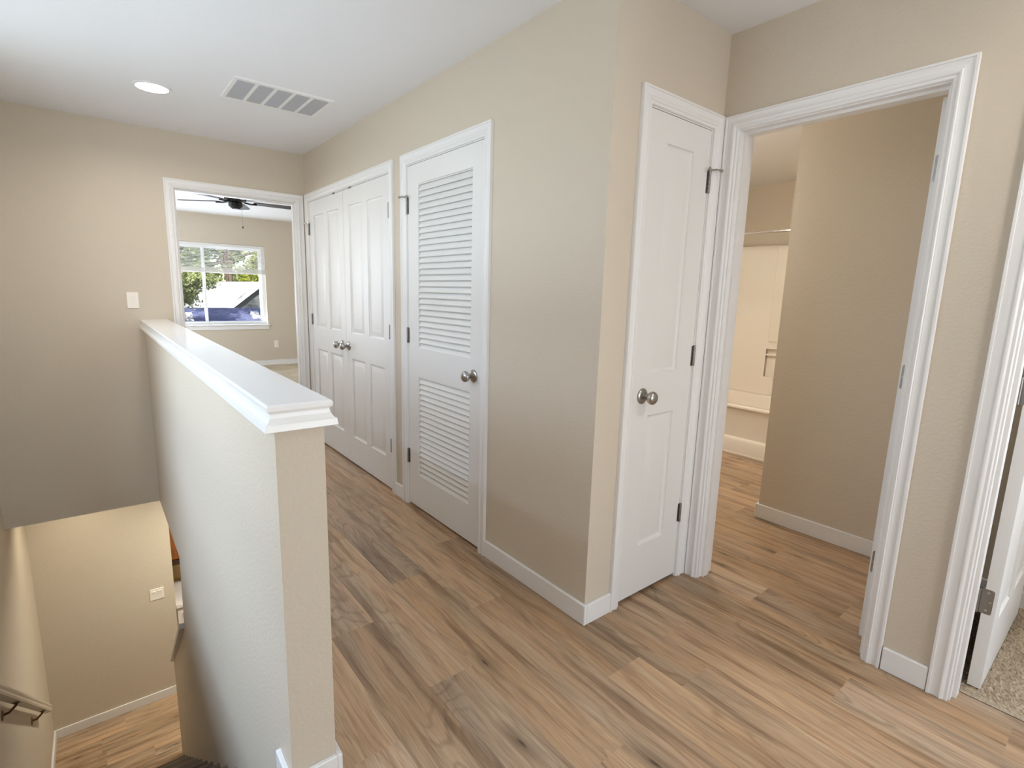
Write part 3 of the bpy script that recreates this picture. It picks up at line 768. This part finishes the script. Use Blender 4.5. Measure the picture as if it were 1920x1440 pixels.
# ------------------------------------------------------------------ stairs and handrail
t = thing('staircase', 'flight of grey brown plank stairs going down beside the half wall', 'stairs', (-1.63, 0.02, 0), kind='structure')
NR = 14; RISE = -ZL/NR; RUN = 0.2495
x0, x1 = XL, -1.1795
for k in range(NR):
    y = NOSE + RUN*k; z = -RISE*k
    mb = MB()
    if k > 0:
        fi = len(mb.f)
        # tread with rounded nosing
        prof_ = [(y - RUN - 0.002, z - 0.030), (y - RUN - 0.002, z), (y - 0.008, z), (y - 0.002, z - 0.003), (y, z - 0.010), (y, z - 0.022), (y - 0.004, z - 0.030)]
        xr = SX(y)
        n = len(prof_)
        mb.add([(x0, p, q) for p, q in prof_] + [(xr, p, q) for p, q in prof_], [tuple(range(n)), tuple(reversed(range(n, 2*n)))])
        for i in range(n):
            j = (i+1) % n; fi = len(mb.f)
            mb.add([(x0, *prof_[i]), (xr, *prof_[i]), (xr, *prof_[j]), (x0, *prof_[j])], [(0,1,2,3)])
            s = sum(math.dist(prof_[q], prof_[q+1]) for q in range(i)); s2 = s + (math.dist(prof_[i], prof_[j]) if i < n-1 else 0.02)
            mb.uv[fi] = [(0.0, s - RUN*0 - 0.10), (0.9, s - 0.10), (0.9, s2 - 0.10), (0.0, s2 - 0.10)]
        rr = random.Random(k); cc = (rr.random(), rr.random(), rr.random(), 1)
        for i in range(len(mb.f)): mb.col[i] = cc
        mb.uv.setdefault(0, [(0, 0)]*n); mb.uv.setdefault(1, [(0, 0)]*n)
        mb.build('tread', M_tread, t, recalc=True, weld=True)
    rb = MB(); rb.box(x0, SX(y) , y - 0.030, y - 0.016, z - RISE, z - (0.0 if k == 0 else 0.030)); rb.build('riser', M_white if k == 0 else M_tread, t)
mb = MB()
prof_ = [(NOSE - 0.06, -0.022), (NOSE - 0.06, 0.0005), (NOSE - 0.008, 0.0005), (NOSE - 0.001, -0.004), (NOSE, -0.012), (NOSE - 0.002, -0.026), (NOSE - 0.02, -0.030)]
mb.prism(prof_, lambda p, q, e: (e, p, q), x0, -1.1795 - BT_)
for i in range(len(mb.f)): mb.col[i] = (0.5, 0.3, 0.5, 1); mb.uv[i] = [(0, 0.05 + 0.01*q) for q in range(len(mb.f[i]))]
mb.build('landing_nosing', M_tread, t)

t = thing('handrail', 'beige painted handrail sloping down the left stairwell wall on metal brackets', 'handrail', (-2.02, 2.9, -1.3))
d = Vector((0, 1, -0.787)).normalized(); nrm = Vector((0, 0.787, 1)).normalized()
def rail_pt(y, x, h): return Vector((x, y, -0.705 - 0.787*(y - 2.11))) + nrm*h
sec = [(-0.020, -0.052), (-0.023, -0.040), (-0.019, -0.028), (-0.024, -0.016), (-0.022, -0.004), (-0.012, 0.0), (0.012, 0.0), (0.022, -0.004), (0.024, -0.016), (0.019, -0.028), (0.023, -0.040), (0.020, -0.052)]
mb = MB(); mb.loft([[rail_pt(yy, -2.022 + a, b) for a, b in sec] for yy in (0.1, 3.64)]); mb.build('rail', M_rail, t, smooth=30)
for yy in (0.85, 2.50, 3.38):
    c = rail_pt(yy, -2.022, -0.053); w = Vector((XL, yy - 0.03, c.z - 0.05))
    mb = MB(); mb.tube([w, w + Vector((0.03, 0.0, 0.004)), c + Vector((-0.006, -0.006, -0.012)), c], [0.0085, 0.0075, 0.007, 0.008], 10)
    mb.add([c + d*a + Vector((b, 0, 0)) for a, b in ((-0.03, -0.012), (0.03, -0.012), (0.03, 0.012), (-0.03, 0.012))] + [c + d*a + Vector((b, 0, 0)) - nrm*0.004 for a, b in ((-0.03, -0.012), (0.03, -0.012), (0.03, 0.012), (-0.03, 0.012))],
           [(0,1,2,3), (7,6,5,4), (0,4,5,1), (1,5,6,2), (2,6,7,3), (3,7,4,0)])
    br = mb.build('bracket', M_bracket, t, smooth=40)
    mb = MB(); mb.lathe(w, (1, 0, 0), [(0, 0), (0, 0.030), (0.004, 0.028), (0.008, 0.012), (0.008, 0)], 20); mb.build('rosette', M_bracket, br, smooth=40)

# ------------------------------------------------------------------ kitchen glimpse
t = thing('wall_cabinet', 'oak kitchen wall cabinet seen past the lower wall edge', 'cabinet', (-0.7, 4.6, -1.42))
mb = MB(); mb.box(-1.085, -0.30, 4.60, 4.925, -1.42, -0.60); mb.build('body', M_cab, t)
for a, b in ((-1.083, -0.695), (-0.690, -0.302)):
    mb = MB(); slab(mb, lambda u, z, d_: (u, 4.58 + d_, z), a, b, -1.405, -0.615, 0.019, [(a + 0.055, b - 0.055, -1.35, -0.67)]); dd = mb.build('door', M_cab, t)
mb = MB(); mb.box(-1.095, -0.30, 4.585, 4.925, -1.475, -1.421)
tag(mb.build('under_cabinet_strip', mat('strip_dark', srgb(62, 40, 26), 0.5)), 'dark slim strip under the oak wall cabinet', 'cabinet_strip')  # plain dark strip across the cabinet underside
mb = MB(); mb.box(-1.095, 0.6, 4.40, 4.925, -1.855, -1.815)
tag(mb.build('countertop', M_counter, bevel=0.004), 'pale kitchen countertop under the oak cabinet', 'countertop')
t = thing('base_cabinet', 'white kitchen base unit below the pale countertop', 'cabinet', (-0.3, 4.45, ZL))
mb = MB(); mb.box(-1.09, 0.6, 4.44, 4.92, ZL, -1.856); mb.build('body', M_counter, t)
mb = MB(); mb.box(-1.085, -0.50, 4.42, 4.44, ZL + 0.1, -1.87); dd = mb.build('door', M_counter, t, bevel=0.003)
mb = MB(); mb.box(-1.04, -0.55, 4.405, 4.42, -1.94, -1.925); mb.build('handle', M_chrome, dd)

# ------------------------------------------------------------------ bedroom window, blind, fan
t = thing('window_1', 'white framed sliding bedroom window looking onto neighbouring roofs', 'window', (-0.07, BY, WZ0), kind='structure')
mb = MB()
def bar(u0, u1, z0, z1, d0, d1): mb.mbox(FBW, (u0, z0, d0), (u1, z1, d1))
bar(WN0, WN0 + 0.05, WZ0, WZ1, 0.05, 0.12); bar(WN1 - 0.05, WN1, WZ0, WZ1, 0.05, 0.12); bar(WN0 + .05, WN1 - .05, WZ0, WZ0 + 0.03, 0.05, 0.12); bar(WN0 + .05, WN1 - .05, WZ1 - 0.05, WZ1, 0.05, 0.12)
mb.build('window_frame', M_vinyl, t, weld=False)
for nm, a, b, d0 in (('sash', WN0 + 0.05, -0.045, 0.062), ('sash', -0.085, WN1 - 0.05, 0.084)):
    mb = MB(); fw = 0.034
    bar(a, a + fw, WZ0 + .03, WZ1 - .05, d0, d0 + 0.02); bar(b - fw, b, WZ0 + .03, WZ1 - .05, d0, d0 + 0.02)
    bar(a + fw, b - fw, WZ0 + .03, WZ0 + .03 + fw*0.6, d0, d0 + 0.02); bar(a + fw, b - fw, WZ1 - .05 - fw, WZ1 - .05, d0, d0 + 0.02)
    s_ = mb.build(nm, M_vinyl, t, weld=False)
    mb = MB(); mb.mbox(FBW, (a + fw, WZ0 + .03 + fw*0.6, d0 + 0.008), (b - fw, WZ1 - .05 - fw, d0 + 0.012)); mb.build('pane', M_glass, s_)
mb = MB(); mb.mbox(FBW, (WN0 - 0.035, WZ0 - 0.022, -0.03), (WN1 + 0.035, WZ0, 0.05)); mb.build('window_sill', M_white, t, bevel=0.004)
mb = MB(); mb.mbox(FBW, (WN0 - 0.02, WZ0 - 0.085, -0.014), (WN1 + 0.02, WZ0 - 0.022, 0)); mb.build('apron', M_white, t, bevel=0.003)
def plain_window(name, label, mp, a, b, c, d, d0, thick=0.05):
    t = thing(name, label, 'window', mp((a + b)/2, c, 0), kind='structure')
    mb = MB(); f = 0.045
    for q in ((a, a + f, c, d), (b - f, b, c, d), (a + f, b - f, c, c + f), (a + f, b - f, d - f, d), ((a + b)/2 - f/2, (a + b)/2 + f/2, c + f, d - f)):
        mb.mbox(mp, (q[0], q[2], d0), (q[1], q[3], d0 + thick))
    fr = mb.build('window_frame', M_vinyl, t, weld=False)
    for u0, u1 in ((a + f, (a + b)/2 - f/2), ((a + b)/2 + f/2, b - f)):
        mb = MB(); mb.mbox(mp, (u0, c + f, d0 + 0.02), (u1, d - f, d0 + 0.024)); mb.build('pane', M_glass, fr)
plain_window('window_2', 'white framed stairwell window in the left wall above the stairs', FL, -0.35, 2.25, 0.62, 2.36, 0.05)
plain_window('window_3', 'white framed window in the wall behind the viewer', FR, -1.4, 1.2, 0.4, 2.3, 0.05)
plain_window('added_window_4', 'white framed window added in the bedroom side wall for fill light', lambda u, z, d: (-2.3 - d, u, z), 5.1, 7.3, 0.7, 2.1, 0.05)  # added window, frames the bedroom side fill
plain_window('added_window_5', 'white framed window added to the carpeted room for fill light', lambda u, z, d: (1.68 + d, u, z), -3.0, -1.85, 0.85, 2.15, 0.05)  # added window, frames the carpeted room fill
t = thing('window_blind', 'white slatted blind drawn halfway down the bedroom window', 'blind', (-0.07, BY, 1.54))
mb = MB(); mb.mbox(FBW, (WN0 + .005, 1.955, 0.005), (WN1 - .003, 1.998, 0.045)); mb.build('headrail', M_blind, t, bevel=0.003)
mb = MB()
for k in range(16):
    z = 1.622 + k*0.0212
    sec_ = [(0.0135, -0.0052), (0.0175, -0.0018), (0.024, 0.0012), (0.0305, 0.0032), (0.0345, 0.0040)]
    for i in range(len(sec_) - 1):
        (d0, z0), (d1, z1) = sec_[i], sec_[i+1]
        mb.add([FBW(WN0 + .008, z + z0, d0), FBW(WN1 - .006, z + z0, d0), FBW(WN1 - .006, z + z1, d1), FBW(WN0 + .008, z + z1, d1)], [(0,1,2,3)])
mb.build('slats', M_blind, t, recalc=False)
mb = MB()
for k in range(9): mb.mbox(FBW, (WN0 + .008, 1.566 + k*0.0052, 0.011), (WN1 - .006, 1.5695 + k*0.0052, 0.037))
mb.build('stacked_slats', M_blind, t, weld=False)
mb = MB(); mb.mbox(FBW, (WN0 + .006, 1.538, 0.009), (WN1 - .005, 1.563, 0.039)); mb.build('bottom_rail', M_blind, t, bevel=0.003)
for u in (-0.75, -0.07, 0.60):
    mb = MB(); mb.tube([FBW(u, 1.56, 0.0105), FBW(u, 1.96, 0.0105)], 0.0012, 6); mb.build('cord', M_blind, t)

fx, fy = -0.036, 5.89
t = thing('ceiling_fan', 'black five blade ceiling fan glimpsed under the bedroom door head', 'ceiling fan', (fx, fy, 2.44))
mb = MB(); mb.lathe((fx, fy, H), (0, 0, -1), [(0, 0), (0, 0.075), (0.02, 0.085), (0.035, 0.115), (0.075, 0.120), (0.095, 0.105), (0.105, 0.07), (0.105, 0)], 32); mb.build('motor_housing', M_black, t, smooth=40)
mb = MB(); mb.lathe((fx, fy, H - 0.105), (0, 0, -1), [(0, 0), (0, 0.072), (0.012, 0.078), (0.045, 0.078), (0.062, 0.060), (0.080, 0.040), (0.080, 0)], 12); mb.build('switch_housing', M_black, t, smooth=20)
for k in range(5):
    a = math.radians(-2 + 72*k)
    dv = Vector((math.cos(a), math.sin(a), 0)); pv = Vector((-dv.y, dv.x, 0)); c0 = Vector((fx, fy, 2.342))
    ib = MB()
    ib.tube([c0 + dv*0.06 + Vector((0,0,0.01)), c0 + dv*0.11 + Vector((0,0,-0.004)), c0 + dv*0.16 + Vector((0,0,-0.012)), c0 + dv*0.235 + Vector((0,0,-0.012))], [0.011, 0.010, 0.010, 0.009], 8)
    bb_ = MB()
    outl = []
    for rr_, w_ in ((0.20, 0.050), (0.24, 0.062), (0.45, 0.070), (0.62, 0.074), (0.655, 0.066), (0.67, 0.04)): outl.append((rr_, w_))
    pts = [(r_, w_) for r_, w_ in outl] + [(r_, -w_) for r_, w_ in reversed(outl)]
    tilt = -0.10
    bb_.prism(pts, lambda p, q, e: c0 + dv*p + pv*q + Vector((0, 0, e + q*tilt)), -0.004, 0.003)
    bl = bb_.build('blade', M_blade, t)
    ib.build('blade_iron', M_black, bl, smooth=40)
mb = MB()
mb.tube([(fx + 0.06, fy - 0.02, 2.27), (fx + 0.062, fy - 0.02, 2.06)], 0.0014, 6)
ch = mb.build('pull_chain', M_nickel_dark, t)
mb = MB(); mb.lathe((fx + 0.062, fy - 0.02, 2.06), (0, 0, -1), [(0, 0), (0.003, 0.005), (0.014, 0.008), (0.026, 0.005), (0.028, 0)], 12); mb.build('pull', M_black, ch, smooth=50)

# ------------------------------------------------------------------ bathroom
t = thing('bathtub', 'white alcove bathtub with stepped apron beyond the partition', 'bathtub', (3.2, 0.85, 0))
TY0, TY1 = -0.015, 1.715
mb = MB()
# apron profile swept along y, x outward is negative
ap = [(2.838, 0.0), (2.838, 0.012), (2.846, 0.014), (2.846, 0.125), (2.856, 0.140), (2.872, 0.150), (2.872, 0.385), (2.866, 0.398), (2.852, 0.404), (2.846, 0.414), (2.848, 0.426), (2.858, 0.432), (2.925, 0.432), (2.945, 0.425), (2.962, 0.36), (2.99, 0.16), (3.05, 0.10),
      (3.40, 0.10), (3.47, 0.16), (3.50, 0.38), (3.52, 0.425), (3.545, 0.435), (3.60, 0.435), (3.60, 0.0)]
mb.prism([(p, q) for p, q in ap], lambda p, q, e: (p, e, q), TY0, TY1)
mb.build('basin', M_tub, t, smooth=40)
for a, b in ((TY0, TY0 + 0.10), (TY1 - 0.10, TY1)):
    mb = MB(); mb.box(2.86, 3.58, a, b, 0.10, 0.432); mb.build('end_deck', M_tub, t, weld=False, bevel=0.01)
t = thing('shower_surround', 'glossy white shower surround standing on the tub', 'shower surround', (3.6, 0.85, 0.435))
mb = MB()
FS = lambda u, z, d: (3.6 + d, u, z)
NY0, NY1, NZ0, NZ1 = 0.66, 1.062, 0.610, 0.885
zs = [0.436, NZ0, NZ1, 1.86]
grid_wall(mb, FS, [TY0, NY0, NY1, TY1], zs, 0, 0.022, [(NY0, NY1, NZ0, NZ1)])
mb.mbox(FS, (NY0 - .02, NZ0 - .02, 0.040), (NY1 + .02, NZ1 + .02, 0.05))
for a, b, c, d_ in ((NY0 - .012, NY0, NZ0 - .012, NZ1 + .012), (NY1, NY1 + .012, NZ0 - .012, NZ1 + .012), (NY0, NY1, NZ0 - .012, NZ0), (NY0, NY1, NZ1, NZ1 + .012)): mb.mbox(FS, (a, c, 0.012), (b, d_, 0.042))
mb.build('back_panel', M_tub, t, weld=False)
mb = MB(); mb.mbox(FS, (0.12, 0.955, -0.020), (1.045, 1.855, 0.001)); mb.build('raised_panel', M_tub, t, bevel=0.012, bseg=3, smooth=40)
for a, b in ((TY1 - 0.02, TY1 + 0.003), (TY0 - 0.003, TY0 + 0.02)):
    mb = MB(); mb.box(2.88, 3.6, a, b, 0.436, 1.86); mb.build('side_panel', M_tub, t)
mb = MB(); mb.tube([FS(NY0, 0.826, 0.018), FS(NY1, 0.826, 0.018)], 0.011, 12); mb.build('towel_bar', M_tub, t, smooth=50)
mb = MB(); mb.mbox(FS, (NY1 - 0.004, 0.805, 0.008), (NY1, 0.846, 0.030)); mb.build('bar_end', M_nickel_dark, t)
t = thing('shower_rod', 'straight bright metal shower rod above the tub', 'shower rod', (2.85, 0.85, 1.893))
mb = MB(); mb.tube([(2.85, TY0, 1.893), (2.85, TY1, 1.893)], 0.0125, 16); mb.build('rod', M_chrome, t, smooth=50)
for yy, s in ((TY0, 1), (TY1, -1)):
    mb = MB(); mb.lathe((2.85, yy, 1.893), (0, s, 0), [(0, 0), (0, 0.035), (0.006, 0.034), (0.02, 0.018), (0.02, 0)], 20); mb.build('flange', M_chrome, t, smooth=40)

# ------------------------------------------------------------------ outdoors
mb = MB(); mb.box(-60, 60, -30, 90, -3.2, -3.0)
struct(mb.build('ground', M_lawn), 'lawn between the houses', 'ground')
# neighbour with the shaded blue grey roof
t = thing('neighbor_house', 'near house whose blue grey shingle roof fills the window bottom', 'house', (1.5, 15.5, -3.0))
RS = 0.333; RZ = 0.712
def near_roof(y): return RZ - RS*(15.5 - y)
mb = MB(); mb.prism([(13.3, near_roof(13.3)), (15.5, RZ), (18.1, near_roof(12.9)), (18.1, near_roof(12.9) - .12), (15.5, RZ - .12), (13.3, near_roof(13.3) - .12)], lambda p, q, e: (e, p, q), -7, 10)
mb.build('roof', M_shingle, t)
mb = MB(); mb.box(-6.6, 9.6, 13.6, 17.6, -3.0, near_roof(13.3) - 0.22); mb.build('wall', M_siding, t)
def roof_vent(x, y, w, label):
    z = near_roof(y)
    mb = MB()
    P = []
    for dx, dy, dz in ((-w, -.17, 0.0), (w, -.17, 0.0), (w, .17, 0.0), (-w, .17, 0.0)): P.append((x+dx, y+dy, z + RS*dy - 0.01))
    Q = [(x+dx*0.85, y+dy*0.8, z + RS*dy + 0.10) for dx, dy in ((-w, -.17), (w, -.17), (w, .17), (-w, .17))]
    mb.loft([P, Q]); tag(mb.build('roof_vent', M_roofwhite, bevel=0.01), label, 'roof vent', 'roof vents on the near house')
roof_vent(0.47, 14.75, 0.09, 'pale box vent at the left of the near shingle roof')
roof_vent(2.10, 14.85, 0.11, 'grey box vent at the right of the near shingle roof')
# neighbour behind with the sunlit pale roof and dark gable
t = thing('neighbor_house', 'far house with a sunlit pale roof and a dark gable', 'house', (3.0, 22, -3.0))
mb = MB(); mb.prism([(19.2, 0.05), (26.0, 1.50), (28.6, 0.95), (28.6, 0.80), (26.0, 1.35), (19.2, -0.1)], lambda p, q, e: (e, p, q), -6, 11); mb.build('roof', M_roofwhite, t)
mb = MB(); mb.box(-5.6, 10.6, 19.8, 28.2, -3.0, 0.0); mb.build('wall', M_siding, t)
gy = 18.5; gx0, gz0, gx1, gz1 = 2.074, 0.621, 3.10, 1.453
sl = (gz1 - gz0)/(gx1 - gx0); apx = 3.05; apz = gz0 + sl*(apx - gx0)
mb = MB(); mb.prism([(1.2, gz0 - sl*(gx0 - 1.2)), (apx, apz), (2*apx - 1.2, gz0 - sl*(gx0 - 1.2)), (2*apx - 1.2, -3.0), (1.2, -3.0)], lambda p, q, e: (p, e, q), gy, 24.0); mb.build('gable_wall', M_siding, t)
for s in (1, -1):
    mb = MB(); q0 = gz0 - sl*(gx0 - 1.0)
    P = [(1.0, q0), (apx, apz), (apx, apz + 0.09), (1.0, q0 + 0.09)]
    if s < 0: P = [(2*apx - p, q) for p, q in P]
    mb.prism(P, lambda p, q, e: (p, e, q), gy - 0.25, 24.5); mb.build('roof_slope', M_roofwhite, t)
    mb = MB(); P = [(1.0, q0 - 0.10), (apx, apz - 0.10), (apx, apz + 0.05), (1.0, q0 + 0.05)]
    if s < 0: P = [(2*apx - p, q) for p, q in P]
    mb.prism(P, lambda p, q, e: (p, e, q), gy - 0.29, gy - 0.25); mb.build('fascia', M_fascia, t)
def far_roof(y): return 0.05 + (y - 19.2)*1.45/6.8
mb = MB()
P = [(2.15, 22.2), (2.55, 22.0), (3.05, 23.7), (2.65, 23.9)]
mb.loft([[(x, y, far_roof(y) - 0.02) for x, y in P], [(x, y, far_roof(y) + 0.11) for x, y in P]]); mb.build('skylight', M_roofwhite, t, bevel=0.02)

# trees
def tree(name, label, x, y, zb, h, crown, n_leaf, leaf, seed, mats, group, trunk_r=0.14, lean=0.0, branches=5, extra=None):
    r = random.Random(seed)
    t = thing(name, label, 'tree', (x, y, zb), group)
    mb = MB()
    top = Vector((x + lean, y, zb + h*0.86))
    mb.tube([(x, y, zb), (x + lean*0.3, y, zb + h*0.35), (x + lean*0.7, y, zb + h*0.62), top], [trunk_r, trunk_r*0.8, trunk_r*0.55, trunk_r*0.2], 8)
    for k in range(branches):
        z0 = zb + h*r.uniform(0.35, 0.62); a = r.uniform(0, 2*PI); L = crown[0]*r.uniform(0.6, 1.0)
        b0 = Vector((x + lean*0.4, y, z0)); b1 = b0 + Vector((math.cos(a)*L*0.5, math.sin(a)*L*0.5, h*0.12)); b2 = b0 + Vector((math.cos(a)*L, math.sin(a)*L, h*0.22))
        mb.tube([b0, b1, b2], [trunk_r*0.45, trunk_r*0.3, trunk_r*0.1], 6)
    mb.build('trunk', M_bark, t, smooth=60)
    fb = MB(); cc = Vector((x + lean, y, zb + h - crown[2]))
    clumps = []
    for k in range(38):
        while True:
            p = Vector((r.uniform(-1, 1), r.uniform(-1, 1), r.uniform(-1, 1)))
            if 0.45 < p.length < 1: break
        clumps.append((cc + Vector((p.x*crown[0], p.y*crown[1], p.z*crown[2])), r.uniform(0.18, 0.34)*min(crown)))
    if extra:
        for k in range(14):
            ec, er = extra
            clumps.append((Vector(ec) + Vector((r.uniform(-1, 1)*er[0], r.uniform(-1, 1)*er[1], r.uniform(-1, 1)*er[2])), er[0]*0.5))
    for k in range(n_leaf):
        c, cr = clumps[k % len(clumps)]
        p = c + Vector((r.gauss(0, 1), r.gauss(0, 1), r.gauss(0, 0.8)))*cr*0.62
        u = Vector((r.uniform(-1, 1), r.uniform(-1, 1), r.uniform(-0.6, 0.6))).normalized()
        w = u.cross(Vector((r.uniform(-1, 1), r.uniform(-1, 1), r.uniform(-1, 1)))).normalized()
        L = leaf*r.uniform(0.7, 1.3); Wd = L*0.42
        nn = u.cross(w)*L*0.1
        fb.add([p - u*L, p + w*Wd + nn, p + u*L, p - w*Wd + nn], [(0,1,2), (0,2,3)])
    fb.build('foliage', mats, t, recalc=False, weld=False)
    return t
tree('leafy_tree', 'tall shade tree close to the house casting dapples on the near roof', -1.3, 9.75, -3.0, 9.4, (1.75, 0.9, 1.45), 9000, 0.05, 3, M_leaf, None, 0.09, 1.15, 4)
tree('leafy_tree', 'pale leafed tree hanging over the near roof at the window left', -0.55, 12.2, -3.0, 5.3, (0.55, 0.6, 0.75), 6500, 0.045, 5, M_leaf_pale, None, 0.07, 0.65, 4, extra=((0.20, 12.2, 1.42), (0.28, 0.35, 0.42)))
tg = 'trees behind the far house'
tree('leafy_tree', 'dark green tree with a thick trunk behind the pale roof', 2.1, 32.5, -3.0, 8.6, (1.45, 1.5, 2.4), 6500, 0.11, 11, M_leaf, tg, 0.24, 0.15)
tree('leafy_tree', 'bright yellow green tree at the right behind the far gable', 7.1, 33, -3.0, 8.0, (1.45, 1.5, 2.4), 6500, 0.11, 12, M_leaf_yel, tg, 0.2)
tree('leafy_tree', 'leaning sparse limbed tree between two fuller trees beyond the roof', 4.6, 32.5, -3.0, 8.4, (0.6, 0.9, 1.9), 1500, 0.10, 14, M_leaf_pale, tg, 0.26, 0.25, 7)
tree('leafy_tree', 'broad dark tree filling the gap far beyond the ridge', 4.5, 40.5, -3.0, 9.0, (6.5, 2.2, 3.6), 16000, 0.17, 15, M_leaf, tg, 0.3)

# ------------------------------------------------------------------ tidy
for o in list(bpy.data.objects):
    if '_off' in o: del o['_off']
